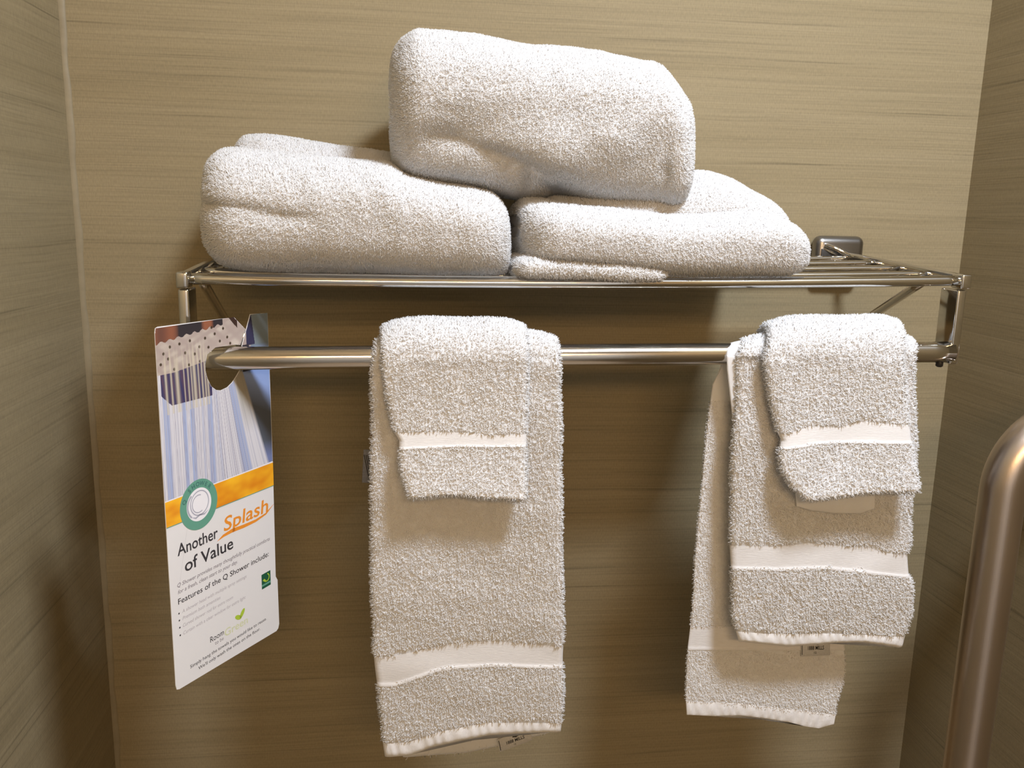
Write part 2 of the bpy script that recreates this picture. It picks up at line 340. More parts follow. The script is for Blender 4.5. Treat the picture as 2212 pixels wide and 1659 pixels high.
class Drape:
    """folded towel hung over the bar; outlines are read at the plane of each leg"""
    def __init__(s, r, t, fL, fR, fB, bL, bR, bB, inset=0.0, lobes=2, noise=0.0008, seed=1, fbulge=None, ycurl=0.0):
        s.r, s.t, s.lobes, s.namp, s.seed, s.inset, s.fbulge, s.ycurl = r, t, lobes, noise, seed, inset, fbulge, ycurl
        s.yf = YF-r-t/2; s.yb = YF+r-t/2
        cv = lambda tab, y: np.array([at(a, b, y) for a, b in tab])
        s.fL, s.fR, s.fB = cv(fL, s.yf), cv(fR, s.yf), cv(fB, s.yf)
        s.bL, s.bR, s.bB = cv(bL, s.yb), cv(bR, s.yb), cv(bB, s.yb)
    def edge(s, T, z): o = np.argsort(T[:, 2]); return np.interp(z, T[o, 2], T[o, 0])
    def leg(s, L, Rr, B, w, u):
        """w 0 = bottom, 1 = bar height; returns X edges and z"""
        xb = B[0, 0]+(B[-1, 0]-B[0, 0])*u; o = np.argsort(B[:, 0]); zb = np.interp(xb, B[o, 0], B[o, 2])
        zt = zbar(xb); z = zb+(zt-zb)*w
        return s.edge(L, z), s.edge(Rr, z), z
    def pt(s, w, u, ca, b, extra=0.0):
        """w in [0,3]: front leg, arc, back leg; u along the width; ca side rounding; b thickness -1..1"""
        w, u, ca, b = np.broadcast_arrays(*[np.asarray(x, float) for x in (w, u, ca, b)]); extra = np.broadcast_to(extra, w.shape)
        wf = np.clip(w, 0, 1); wb = np.clip(3-w, 0, 1)
        xlf, xrf, zf = s.leg(s.fL, s.fR, s.fB, wf, u); xlb, xrb, zb = s.leg(s.bL, s.bR, s.bB, wb, u)
        ph = np.clip(w-1, 0, 1); k = ph
        xl = np.where(w <= 1, xlf, np.where(w >= 2, xlb, xlf*(1-k)+xlb*k)); xr = np.where(w <= 1, xrf, np.where(w >= 2, xrb, xrf*(1-k)+xrb*k))
        arc = np.sin(np.clip(w-1, 0, 1)*math.pi); xl = xl+s.inset*arc; xr = xr-s.inset*arc
        te = s.t; fade = np.ones_like(w)
        legf = np.maximum(zf-(s.fB[:, 2].min()), 0)
        d = np.where(w < 1, wf*0.25, np.where(w > 2, wb*0.25, 1.0))       # distance from the free end, roughly metres
        fade = np.sqrt(np.clip(1-(1-np.clip(d/(te*0.55), 0, 1))**2, 0.04, 1))
        h = te/2*fade
        X = xl+(xr-xl)*u; mid = (xl+xr)/2; half = (xr-xl)/2
        X = mid+(X-mid)*(half-te/2)/half+ca*te/2
        rad = s.r+b*h+extra
        phi = np.clip(w-1, 0, 1)*math.pi
        zc = zbar(X)
        y = np.where(w <= 1, YF-rad, np.where(w >= 2, YF+rad, YF-rad*np.cos(phi)))
        z = np.where(w <= 1, zf, np.where(w >= 2, zb, zc+rad*np.sin(phi)))
        z = z-0.0045*np.abs(2*u-1)**5*np.sin(phi)
        y = y-np.where(w <= 1, s.ycurl*(1-wf)**2, 0)
        P = np.stack([X, y, z], -1)
        n = smooth_noise(P.reshape(-1, 3)*[1, 0.2, 1], s.namp, 55, s.seed).reshape(w.shape)
        lowf = smooth_noise(P.reshape(-1, 3)*[1, 0.1, 0.6], s.namp*1.2, 22, s.seed+9).reshape(w.shape)
        P[..., 1] -= np.where(w <= 1, n+lowf, np.where(w >= 2, -n*0.5, 0)); P[..., 2] += np.where((w > 1) & (w < 2), (n+lowf)*np.sin(phi), 0)
        P[..., 0] += n*0.7*np.sign(ca)
        if s.fbulge is not None:
            for (cx, cz, rx, rz, dd) in s.fbulge:
                P[..., 1] -= np.where(w <= 1, dd*np.exp(-((X-cx)/rx)**2-((z-cz)/rz)**2), 0)
        return P
    def ring(s, nf=70, ns=9):
        u = np.concatenate([np.linspace(0, 1, nf), np.ones(ns), np.linspace(1, 0, nf), np.zeros(ns)])
        al = np.linspace(math.pi/2, -math.pi/2, ns+2)[1:-1]
        gr = 1-0.30*np.exp(-(np.sin(al)/0.22)**2)*(s.lobes > 1)
        ca = np.concatenate([np.zeros(nf), np.cos(al)*gr, np.zeros(nf), -np.cos(al)*gr])
        b = np.concatenate([np.ones(nf), np.sin(al), -np.ones(nf), -np.sin(al)])
        return u, ca, b
    def grid(s, w0=0.0, w1=3.0, nw=230):
        u, ca, b = s.ring(); e = np.array([0, .004, .01, .018, .03])
        ws = np.unique(np.concatenate([w0+e, np.linspace(w0, w1, nw), w1-e])); W = ws[:, None]
        return s.pt(W, u[None], ca[None], b[None]), ws, u, ca, b
    def w_of(s, pxline, u):
        """front-leg w of a line of photo points crossing the cloth, as a function of u"""
        L = np.array([at(a, c, s.yf) for a, c in pxline]); xb = s.fB[0, 0]+(s.fB[-1, 0]-s.fB[0, 0])*u
        o = np.argsort(L[:, 0]); z = np.interp(xb, L[o, 0], L[o, 2]); ob = np.argsort(s.fB[:, 0]); zb = np.interp(xb, s.fB[ob, 0], s.fB[ob, 2])
        return (z-zb)/(zbar(xb)-zb)
    def w_back(s, pxline, u):
        L = np.array([at(a, c, s.yb) for a, c in pxline]); xb = s.bB[0, 0]+(s.bB[-1, 0]-s.bB[0, 0])*u
        o = np.argsort(L[:, 0]); z = np.interp(xb, L[o, 0], L[o, 2]); ob = np.argsort(s.bB[:, 0]); zb = np.interp(xb, s.bB[ob, 0], s.bB[ob, 2])
        return 3-(z-zb)/(zbar(xb)-zb)
def patch(D, name, m, parent, wa, wb, off, ridge=0.0, pucker=0.0, side=0.9, nv=18, nu=220, inner=False):
    """flat-woven strip lying on the cloth between two lines wa(u), wb(u)"""
    ua = np.linspace(0, 1, nu); k = 6; al = np.linspace(0, 1.3, k+1)[1:]
    u = np.concatenate([np.zeros(k), ua, np.ones(k)]); ca = np.concatenate([-np.sin(al[::-1]), np.zeros(nu), np.sin(al)]); b = np.concatenate([np.cos(al[::-1]), np.ones(nu), np.cos(al)])
    if inner: b = -b
    A, B = wa(u), wb(u); v = np.linspace(0, 1, nv)[:, None]; W = A[None]+(B-A)[None]*v
    ex = off+ridge*np.exp(-((v-0.95)/0.05)**2)*np.ones_like(W)+pucker*np.sin(v*math.pi)*(0.5+0.5*np.sin(u[None]*2*math.pi*15+np.sin(u[None]*23)*1.5))
    G = D.pt(W, u[None], ca[None]*(1+2*off/D.t), b[None], (-ex if inner else ex)*1.0)
    G2 = D.pt(W, u[None], ca[None]*0.8, b[None]*0.8, 0)
    c = Cloth(); c.grid(G, False); c.grid(G2[:, ::-1], False)
    o = c.build(name, m, parent); return o

def densities(ws, u, b, zones, back=0.25):
    """pile density over the grid: none inside the flat zones, sparse where nothing looks"""
    D = np.ones((len(ws), len(u)))
    D[:, b < -0.2] = 0.12
    D[(ws > 2.15)] *= back
    for wa, wb in zones:
        A, B = wa(u), wb(u); lo_, hi_ = np.minimum(A, B), np.maximum(A, B)
        D[(ws[:, None] > lo_[None]) & (ws[:, None] < hi_[None])] = 0
    return D
def text_mesh(s, h, width=None, bold=0.0, slant=0.0):
    """vertices and faces of a line of lettering of cap height h, starting at (0, 0) in the xz plane"""
    cu = bpy.data.curves.new('t', 'FONT'); cu.body = s; cu.size = 1.0; cu.offset = bold; cu.shear = slant; cu.resolution_u = 3
    ob = bpy.data.objects.new('t', cu); COL.objects.link(ob); dg = bpy.context.evaluated_depsgraph_get(); dg.update()
    me = bpy.data.meshes.new_from_object(ob.evaluated_get(dg)); bpy.data.objects.remove(ob); bpy.data.curves.remove(cu)
    V = np.array([v.co[:] for v in me.vertices]); Fc = [tuple(p.vertices) for p in me.polygons]; bpy.data.meshes.remove(me)
    k = h/0.70; V = V*k; V[:, 0] -= V[:, 0].min()
    if width: V[:, 0] *= width/V[:, 0].max()
    return V, Fc
def flat_obj(name, pieces, m, parent, mtx, y, thick=0.00004):
    """flat print: pieces are (V2, faces, (x, z)) laid at depth y of a local frame"""
    vs, fs, n = [], [], 0
    for V, Fc, (ox, oz) in pieces:
        for p in V: vs.append(mtx@Vector((p[0]+ox, y, p[1]+oz)))
        fs += [tuple(i+n for i in f) for f in Fc]; n += len(V)
    me = bpy.data.meshes.new(name); me.from_pydata([tuple(v) for v in vs], [], fs); me.update()
    return link(name, me, m, parent, smooth=False)
poly_ = lambda pts: (np.array([(x*0.001, z*0.001, 0) for x, z in pts]), [tuple(range(len(pts)))], (0, 0))
def care_tag(parent, org, xdir, zdir, w_, h_, words, small, name='care_tag', line=True):
    """woven care tag with its stitch line and lettering; org is its upper left corner"""
    x = Vector(_n(xdir)); z = Vector(_n(zdir)); y = z.cross(x); mt = Matrix(((x[0], y[0], z[0], org[0]), (x[1], y[1], z[1], org[1]), (x[2], y[2], z[2], org[2]), (0, 0, 0, 1)))
    bm = bmesh.new(); box_bm(bm, (w_/2, 0.0003, -h_/2), (w_, 0.0006, h_), 0.0002, seg=1)
    bmesh.ops.transform(bm, matrix=mt, verts=bm.verts); t_ = link(name, bm_mesh(bm, name), M_TAG, parent); t_['label'] = 'small grey woven tag with dark lettering'
    pc = []
    V, Fc = text_mesh(words, h_*0.24, w_*0.55, 0.02); pc.append((V, Fc, (w_*0.24, -h_*0.62)))
    V, Fc = text_mesh(small, h_*0.13, None, 0.01); pc.append((V, Fc, (w_*0.45, -h_*0.86)))
    an = [(-0.5, 0), (-0.2, 0.5), (0.1, 0.1), (0.5, 0.6), (0.9, 0.2), (1.4, 0.5), (1.2, -0.1), (0.4, -0.3), (0.0, -0.15)]
    V = np.array(an)*h_*0.28; pc.append((np.c_[V, np.zeros(len(V))], [tuple(range(len(V)))], (w_*0.5, -h_*0.24)))
    if line: pc.append((np.array([(0, 0, 0), (0.0006, 0, 0), (0.0006, -h_*0.8, 0), (0, -h_*0.8, 0)]), [(0, 1, 2, 3)], (0.0008, -h_*0.1)))
    flat_obj('tag_print', pc, M_TAGINK, t_, mt, -0.00008); return t_

# ---- left: hand towel
PL, PR = 0.0031, 0.00040     # loop length and thickness
rt = 0.0135; th = 0.0085
D1 = Drape(rt, th,
    [(806, 718), (803, 760), (803, 850), (803, 1000), (803, 1200), (808, 1400), (818, 1500), (829, 1600), (835, 1645)],
    [(1206, 716), (1208, 780), (1211, 900), (1212, 1100), (1216, 1300), (1218, 1440), (1216, 1530), (1212, 1590)],
    [(835, 1640), (880, 1636), (930, 1618), (1000, 1602), (1060, 1592), (1130, 1590), (1212, 1587)],
    [(812, 718), (810, 1000), (820, 1400), (870, 1640)], [(1200, 716), (1200, 1300), (1205, 1580)], [(868, 1642), (1000, 1632), (1100, 1612), (1200, 1585)],
    inset=0.001, noise=0.0010, seed=3)
tw = empty('hand_towel', (0.06, YF, 1.60)); tag(tw, 'long white hand towel hanging over the middle of the bar', 'towel', 'white hand towels hung over the bar')
G, ws, u, ca, b = D1.grid(nw=260)
b1a = lambda q: D1.w_of([(808, 1418), (860, 1416), (930, 1402), (1000, 1388), (1080, 1385), (1216, 1395)], q)
b1b = lambda q: D1.w_of([(808, 1484), (860, 1483), (900, 1468), (950, 1450), (1000, 1443), (1080, 1440), (1216, 1445)], q)
h1a = lambda q: D1.w_of([(820, 1606), (880, 1602), (950, 1578), (1050, 1560), (1216, 1562)], q)
h1b = lambda q: -1+0*q
c = Cloth(); G = outward(G); flip = not np.allclose(G[0, 0], D1.grid(nw=260)[0][0, 0]); bb = b[::-1] if flip else b; uu = u[::-1] if flip else u
dn = densities(ws, uu, bb, [(b1a, b1b), (h1a, h1b)]); c.grid(G); c.pile(G, dn, DENS, PL, PR); c.build('terry_cloth', M_TERRY, tw)
patch(D1, 'woven_band', M_BAND, tw, b1a, b1b, 0.0006, 0.0014)
patch(D1, 'hem', M_HEM, tw, h1a, lambda q: 0.002+0*q, 0.0008, 0.0, 0.0009, nv=14)
yt = D1.yb-0.0042
_o = at(1074, 1598, yt); care_tag(tw, _o, at(1150, 1570, yt)-_o, _o-at(1082, 1634, yt), 0.030, 0.0125, '1888 MILLS', '12')

# ---- left: washcloth on top of it
D2 = Drape(0.0245, 0.0085,
    [(826, 690), (820, 725), (826, 800), (834, 860), (850, 930), (862, 950), (863, 995), (869, 1020), (886, 1070)],
    [(1130, 690), (1138, 730), (1140, 800), (1136, 1000), (1130, 1072)],
    [(886, 1066), (950, 1060), (1000, 1060), (1060, 1066), (1130, 1069)],
    [(820, 690), (815, 1000), (815, 1080)], [(1138, 690), (1138, 1080)], [(815, 1068), (1138, 1080)],
    inset=0.002, noise=0.0010, seed=11, ycurl=0.014)
tw = empty('washcloth', (0.06, YF-0.01, 1.61)); tag(tw, 'small white washcloth laid over the long middle hand towel', 'towel', 'white washcloths on top of the hand towels')
b2a = lambda q: D2.w_of([(850, 934), (950, 930), (1010, 932), (1070, 937), (1140, 935)], q)
b2b = lambda q: D2.w_of([(850, 972), (900, 966), (1000, 962), (1140, 962)], q)
def build_drape(D, zones, parent, per=DENS, L_=PL, nw=200, w1=3.0, cl=None, w0=0.0, back=0.25, inner=0.12):
    G, ws, u, ca, b = D.grid(nw=nw, w0=w0, w1=w1); G0 = G; G = outward(G)
    if not np.allclose(G[0, 0], G0[0, 0]): u, b = u[::-1], b[::-1]
    dn = densities(ws, u, b, zones, back)
    if inner != 0.12: dn[:, b < -0.2] = inner
    c = cl or Cloth(); c.grid(G); c.pile(G, dn, per, L_, PR); 
    if cl is None: c.build('terry_cloth', M_TERRY, parent)
    return c
build_drape(D2, [(b2a, b2b)], tw)
patch(D2, 'woven_band', M_BAND, tw, b2a, b2b, 0.0006, 0.0012)
_o = at(783, 972, YF+0.020); bm = bmesh.new(); box_bm(bm, (0, 0, 0), (0.016, 0.0006, 0.028), 0.0004, Matrix.Rotation(0.06, 3, 'Y'), 1); bmesh.ops.translate(bm, vec=Vector(_o)+Vector((0.008, 0, -0.014)), verts=bm.verts)
tg = link('care_tag', bm_mesh(bm, 'care_tag'), M_TAGD, tw); tg['label'] = 'dark grey woven tag edge'
flat_obj('tag_print', [poly_([(k*1.5-3, 10), (k*1.5-2.4, 10), (k*1.5+1.2, -10), (k*1.5+0.5, -10)]) for k in range(-2, 3)], M_TAGINK, tg, Matrix.Translation(Vector(_o)+Vector((0.007, 0, -0.014))), -0.0005)

# ---- right: hand towel, two plies
c = Cloth()
D3 = Drape(0.0130, 0.0080,
    [(1596, 715), (1592, 760), (1594, 850), (1590, 930), (1584, 1000), (1581, 1190), (1584, 1250), (1585, 1330), (1603, 1400)],
    [(1972, 715), (1979, 760), (1978, 1000), (1974, 1085), (1969, 1180), (1962, 1190), (1962, 1240), (1969, 1260), (1969, 1330), (1957, 1380), (1953, 1402)],
    [(1603, 1390), (1650, 1395), (1700, 1399), (1760, 1395), (1800, 1391), (1870, 1390), (1910, 1394), (1953, 1402)],
    [(1604, 715), (1604, 1000)], [(1975, 715), (1970, 1000)], [(1604, 1000), (1970, 1000)],
    inset=0.002, noise=0.0011, seed=21, lobes=2)
tw = empty('hand_towel.001', (0.35, YF, 1.60)); tag(tw, 'white hand towel at the right end of the bar, rear half hanging askew', 'towel', 'white hand towels hung over the bar')
b3a = lambda q: D3.w_of([(1585, 1178), (1700, 1180), (1770, 1172), (1850, 1180), (1900, 1182), (1930, 1192), (1965, 1196)], q)
b3b = lambda q: D3.w_of([(1585, 1230), (1700, 1232), (1800, 1228), (1900, 1238), (1968, 1246)], q)
h3a = lambda q: D3.w_of([(1590, 1362), (1650, 1368), (1800, 1366), (1955, 1374)], q)
build_drape(D3, [(b3a, b3b), (h3a, lambda q: -1+0*q)], tw, cl=c, nw=220)
D3b = Drape(0.0100, 0.0022,
    [(1569, 735), (1571, 800), (1582, 900), (1600, 1000)], [(1900, 735), (1900, 1000)], [(1600, 1000), (1900, 1000)],
    [(1569, 735), (1556, 800), (1541, 830), (1525, 950), (1512, 1100), (1500, 1250), (1488, 1400), (1482, 1500), (1484, 1548)],
    [(1860, 735), (1845, 1100), (1824, 1395), (1826, 1430), (1822, 1480), (1810, 1512), (1800, 1566)],
    [(1484, 1545), (1540, 1547), (1600, 1546), (1650, 1552), (1700, 1560), (1740, 1570), (1770, 1574), (1800, 1566)],
    lobes=1, noise=0.0007, seed=31)
b3c = lambda q: D3b.w_back([(1490, 1352), (1840, 1352)], q); b3d = lambda q: D3b.w_back([(1485, 1404), (1840, 1404)], q)
h3c = lambda q: D3b.w_back([(1484, 1514), (1600, 1518), (1700, 1530), (1800, 1542)], q)
G, ws, u, ca, b = D3b.grid(nw=220, w0=0.0); G0 = G; G = outward(G)
if not np.allclose(G[0, 0], G0[0, 0]): u, b = u[::-1], b[::-1]
dn = np.zeros((len(ws), len(u))); dn[ws > 2.12] = 0.35; dn[np.ix_(ws > 2.12, b < 0.3)] = 1.0
for A, B in ((b3c, b3d), (h3c, lambda q: 4+0*q)):
    a_, b_ = A(u), B(u); dn[(ws[:, None] > a_[None]) & (ws[:, None] < b_[None])] = 0
c.grid(G); c.pile(G, dn, DENS, 0.0018, PR*0.9)
c.build('terry_cloth', M_TERRY, tw)
patch(D3, 'woven_band', M_BAND, tw, b3a, b3b, 0.0006, 0.0012)
patch(D3, 'hem', M_HEM, tw, h3a, lambda q: 0.002+0*q, 0.0008, 0.0, 0.0009, nv=14)
patch(D3b, 'woven_band', M_BAND, tw, b3c, b3d, 0.0006, 0.0006, inner=True)
patch(D3b, 'hem', M_HEM, tw, h3c, lambda q: 2.998+0*q, 0.0006, 0.0, 0.0008, nv=14, inner=True)
yt = YF+0.0100-0.0030
_o = at(1730, 1383, yt); care_tag(tw, _o, at(1807, 1380, yt)-_o, _o-at(1730, 1421, yt), 0.0275, 0.0158, '1888 MILLS', '12')

# ---- right: washcloth
c = Cloth()
D4 = Drape(0.0245, 0.0092,
    [(1650, 690), (1640, 722), (1652, 760), (1664, 850), (1680, 930), (1688, 950), (1680, 980), (1683, 1010), (1698, 1040), (1730, 1074)],
    [(1935, 690), (1948, 730), (1953, 800), (1958, 920), (1962, 1000), (1962, 1054)],
    [(1724, 1072), (1780, 1067), (1830, 1061), (1880, 1055), (1962, 1051)],
    [(1640, 690), (1640, 1040)], [(1945, 690), (1960, 1040)], [(1640, 1040), (1960, 1040)],
    inset=0.004, noise=0.0014, seed=41, ycurl=0.015)
tw = empty('washcloth.001', (0.38, YF-0.01, 1.61)); tag(tw, 'small white washcloth over the hand towel at the right end of the bar', 'towel', 'white washcloths on top of the hand towels')
b4a = lambda q: D4.w_of([(1690, 946), (1740, 934), (1790, 918), (1850, 922), (1900, 908), (1965, 914)], q)
b4b = lambda q: D4.w_of([(1690, 972), (1740, 966), (1800, 956), (1960, 954)], q)
build_drape(D4, [(b4a, b4b)], tw, cl=c)
D4b = Drape(0.0195, 0.0020,
    [(1700, 900), (1722, 1095), (1724, 1110)], [(1900, 900), (1888, 1108)], [(1724, 1095), (1750, 1104), (1800, 1110), (1860, 1110), (1888, 1100)],
    [(1700, 740), (1700, 900)], [(1900, 740), (1900, 900)], [(1700, 900), (1900, 900)], lobes=1, noise=0.0005, seed=44)
G, ws, u, ca, b = D4b.grid(nw=60, w0=0.0, w1=0.6); c.grid(outward(G))
c.build('terry_cloth', M_TERRY, tw)
patch(D4, 'woven_band', M_BAND, tw, b4a, b4b, 0.0006, 0.0012)

# ------------------------------------------------------------ folded bath towels on the shelf
def bundle(c, tab, yfront, yback, ytop, ybot, n=150, m=110, p=2.5, dents=(), seed=0, amp=0.0016, endr=0.03, per=1500000, L_=0.0028, lean=0.0, groove=None, clamp=True):
    """folded towel lying across the shelf: tab rows are photo x, top y, bottom y of its outline"""
    tab = np.array(tab, float)
    A = np.array([at(x, a, ytop) for x, a, b_ in tab]); B = np.array([at(x, b_, ybot) for x, a, b_ in tab])
    s0 = np.linspace(0, 1, len(tab)); X0 = (A[:, 0]+B[:, 0])/2
    # stations packed at both ends
    tt = (1-np.cos(np.linspace(0, math.pi, n)))/2; xs = X0[0]+(X0[-1]-X0[0])*tt
    zt = np.interp(xs, X0, A[:, 2]); zb = np.interp(xs, X0, B[:, 2])
    k = np.ones(5)/5
    def sm(a, x):
        pad = np.concatenate([a[:1].repeat(2), a, a[-1:].repeat(2)]); r = np.convolve(pad, k, 'valid'); e = np.minimum(np.arange(n), np.arange(n)[::-1])/8.0; e = np.clip(e, 0, 1); return a*(1-e)+r*e
    zt, zb = sm(zt, xs), sm(zb, xs)
    dl = np.minimum(xs-xs[0], xs[-1]-xs); ef = np.sqrt(np.clip(1-(1-np.clip(dl/endr, 0, 1))**2, 0.03, 1))
    yc = (yfront+yback)/2; hy = (yback-yfront)/2*(0.55+0.45*ef)
    th = np.linspace(0, 2*math.pi, m, endpoint=False); cy = np.sign(np.cos(th))*np.abs(np.cos(th))**(2/p); cz = np.where(np.sin(th) > 0, np.abs(np.sin(th))**(2/p), -np.abs(np.sin(th))**(2/3.6))
    G = np.zeros((n, m, 3)); G[:, :, 0] = xs[:, None]
    zc = (zt+zb)/2; hz = (zt-zb)/2
    G[:, :, 1] = yc-hy[:, None]*cy[None]+lean*(cz[None]+1)/2
    G[:, :, 2] = zc[:, None]+hz[:, None]*cz[None]
    P = G.reshape(-1, 3); G = G+0; N = grid_normals(outward(G) if False else G, True)
    if ((G-G.mean(axis=1, keepdims=True))*N).sum() < 0: G = G[:, ::-1].copy(); N = grid_normals(G, True)
    P = G.reshape(-1, 3); d = smooth_noise(P, amp, 32, seed)+smooth_noise(P, amp*0.45, 90, seed+5)
    front = np.clip(-(N.reshape(-1, 3)[:, 1])*1.6, 0, 1)
    for (px, py, rx, ry, ang, dep) in dents:
        q0 = at(px, py, yfront+0.01); sc = (yfront+0.01-CAM[1])/F
        dx = P[:, 0]-q0[0]; dz = P[:, 2]-q0[2]; ca_, sa = math.cos(math.radians(ang)), math.sin(math.radians(ang))
        a_ = (dx*ca_+dz*sa)/(rx*sc); b_ = (-dx*sa+dz*ca_)/(ry*sc); d -= dep*np.exp(-a_*a_-b_*b_)*front
    if groove:
        pts, gw, gd = groove; q = np.array([at(a, b_, yfront+0.01) for a, b_ in pts]); zz_ = np.interp(P[:, 0], q[:, 0], q[:, 2]); fal = np.interp(P[:, 0], [q[0, 0]-0.005, q[0, 0], q[-1, 0], q[-1, 0]+0.02], [1, 1, 1, 0])
        d -= gd*np.exp(-((P[:, 2]-zz_)/gw)**2)*np.clip(front+0.4*(np.abs(N.reshape(-1, 3)[:, 0])), 0, 1)*fal
    tipf = np.minimum(P[:, 0]-xs[0], xs[-1]-P[:, 0]); d *= np.clip(tipf/0.006, 0.1, 1)
    G = G+(N.reshape(-1, 3)*d[:, None]).reshape(G.shape)
    rz = shelfL[2]+(shelfR[2]-shelfL[2])*(G[..., 0]-shelfL[0])/(shelfR[0]-shelfL[0])+0.0032+(G[..., 1]-YF)*TILT
    if clamp: G[..., 2] = np.where(G[..., 1] > -0.2045, np.maximum(G[..., 2], rz), G[..., 2])
    c.grid(G); dn = np.ones(G.shape[:2]); dn[N[..., 1] > 0.35] = 0.1; c.pile(G, dn, per, L_, 0.00034, wild=0.42, droop=0.02)
# left bundle
tw = empty('bath_towel', (0.02, -0.1, 1.66)); tag(tw, 'folded white bath towel on the left half of the shelf', 'towel', 'folded white bath towels on the shelf')
c = Cloth()
bundle(c, [(443, 470, 535), (446, 420, 552), (451, 352, 566), (458, 336, 575), (475, 325, 585), (530, 328, 592), (620, 336, 597), (740, 346, 600), (830, 349, 601), (852, 356, 601), (872, 376, 602), (930, 392, 602), (1000, 402, 602), (1060, 414, 602), (1078, 428, 602), (1089, 444, 601), (1093, 470, 600), (1096, 520, 594)],
       -0.212, -0.045, -0.150, -0.203, seed=51, p=2.35, groove=([(430, 440), (520, 446), (640, 470)], 0.0035, 0.005))
bundle(c, [(512, 400, 480), (520, 322, 560), (535, 298, 570), (580, 296, 580), (650, 306, 590), (800, 328, 590), (900, 345, 590), (960, 380, 590), (985, 430, 560)],
       -0.125, -0.012, -0.07, -0.07, n=90, m=70, seed=55, amp=0.001, p=2.6)
c.build('terry_cloth', M_TERRY, tw)
# right bundle
tw = empty('bath_towel.001', (0.27, -0.1, 1.66)); tag(tw, 'folded white bath towel on the right half of the shelf, beside the bare rods', 'towel', 'folded white bath towels on the shelf')
c = Cloth()
bundle(c, [(1130, 462, 520), (1133, 446, 550), (1142, 436, 575), (1160, 432, 596), (1250, 442, 600), (1350, 452, 603), (1430, 460, 608), (1520, 458, 612), (1600, 452, 613), (1660, 458, 610), (1700, 472, 604), (1722, 492, 596), (1733, 520, 586), (1739, 548, 572)],
       -0.212, -0.06, -0.165, -0.203, seed=61, p=2.5, dents=[(1250, 575, 150, 16, -4, 0.006), (1480, 592, 160, 12, 0, 0.002)])
bundle(c, [(1112, 572, 592), (1120, 560, 598), (1150, 552, 602), (1250, 556, 606), (1380, 566, 610), (1440, 580, 610)], -0.209, -0.12, -0.19, -0.203, n=60, m=50, seed=63, amp=0.0006, endr=0.012)
bundle(c, [(1150, 470, 540), (1200, 420, 580), (1300, 400, 590), (1400, 385, 590), (1480, 370, 590), (1560, 369, 590), (1600, 384, 590), (1640, 408, 590), (1680, 428, 585), (1700, 452, 580), (1716, 492, 560)],
       -0.175, -0.012, -0.155, -0.155, n=100, m=80, seed=65, amp=0.0012, p=2.3)
c.build('terry_cloth', M_TERRY, tw)
# top bundle
tw = empty('bath_towel.002', (0.15, -0.1, 1.75)); tag(tw, 'folded white bath towel resting on top of the two others', 'towel', 'folded white bath towels on the shelf')
c = Cloth()
bundle(c, [(847, 190, 280), (850, 140, 320), (856, 110, 352), (868, 88, 372), (900, 70, 386), (960, 74, 396), (1040, 84, 408), (1100, 97, 418), (1140, 107, 424), (1175, 111, 420), (1210, 114, 410), (1250, 117, 420), (1290, 121, 432), (1340, 130, 440), (1380, 140, 448), (1405, 143, 452), (1420, 160, 455), (1438, 186, 458), (1458, 206, 458), (1468, 222, 440), (1472, 240, 410), (1476, 275, 360)],
       -0.200, -0.030, -0.13, -0.170, seed=71, p=2.5, amp=0.0022, endr=0.024,
       dents=[(960, 300, 110, 40, 15, 0.009), (1080, 345, 120, 26, -16, 0.009), (1395, 345, 60, 60, -30, 0.008), (1440, 380, 20, 45, 0, 0.006), (1210, 330, 60, 40, -20, -0.005), (1330, 300, 60, 40, 0, -0.004), (1140, 408, 14, 22, 20, 0.010), (1215, 412, 45, 12, -10, 0.012)])
c.build('terry_cloth', M_TERRY, tw)

# ------------------------------------------------------------ door hanger card
Q0 = at(500, 775, YF); MT = Matrix.Translation(Vector(Q0))@Matrix.Rotation(math.radians(60), 4, 'Z')
mm = 0.001
M_CARD = mat('white_card', (0.70, 0.685, 0.68), 0.45)
hole = [(-28, 0), (-25.5, 7), (-17, 10.8), (-5, 10.6), (5, 10.2), (10.2, 9.2)]
hole2 = [(11.8, 8.4), (12.6, 0), (11, -7.5), (7.5, -11), (3.5, -14.8), (-1, -18.4), (-6, -20.9), (-13, -22), (-18, -20.8), (-23, -17), (-26.5, -10.5), (-28, -5)]
outer = [(-70.5, 32), (-30, 31.6), (4.4, 31), (16.6, 20.6)]
tail = [(17.6, 20.6), (22.7, 31.6), (43.2, 30.6), (43.6, -60), (43.3, -120), (42.4, -192), (44.6, -196), (44.9, -236), (43.6, -239.5), (41, -241), (-10, -238.5), (-70, -235.6), (-72.6, -234.6), (-73.4, -231), (-73.6, -100), (-73.5, 28), (-72.8, 31.2)]
loop = outer+hole[::-1]+hole2[::-1]+tail
bm = bmesh.new(); vs = [bm.verts.new((x*mm, -0.00025, z*mm)) for x, z in loop]; f = bm.faces.new(vs)
ext = bmesh.ops.extrude_face_region(bm, geom=[f]); bmesh.ops.translate(bm, vec=(0, 0.0005, 0), verts=[v for v in ext['geom'] if isinstance(v, bmesh.types.BMVert)])
bmesh.ops.triangulate(bm, faces=[f for f in bm.faces if len(f.verts) > 4])
card = link('door_hanger', bm_mesh(bm, 'door_hanger'), M_CARD, smooth=False); card.matrix_world = MT
tag(card, 'printed door hanger card with shower picture on the left end of the bar', 'door hanger')
bpy.context.view_layer.update(); I4 = MT
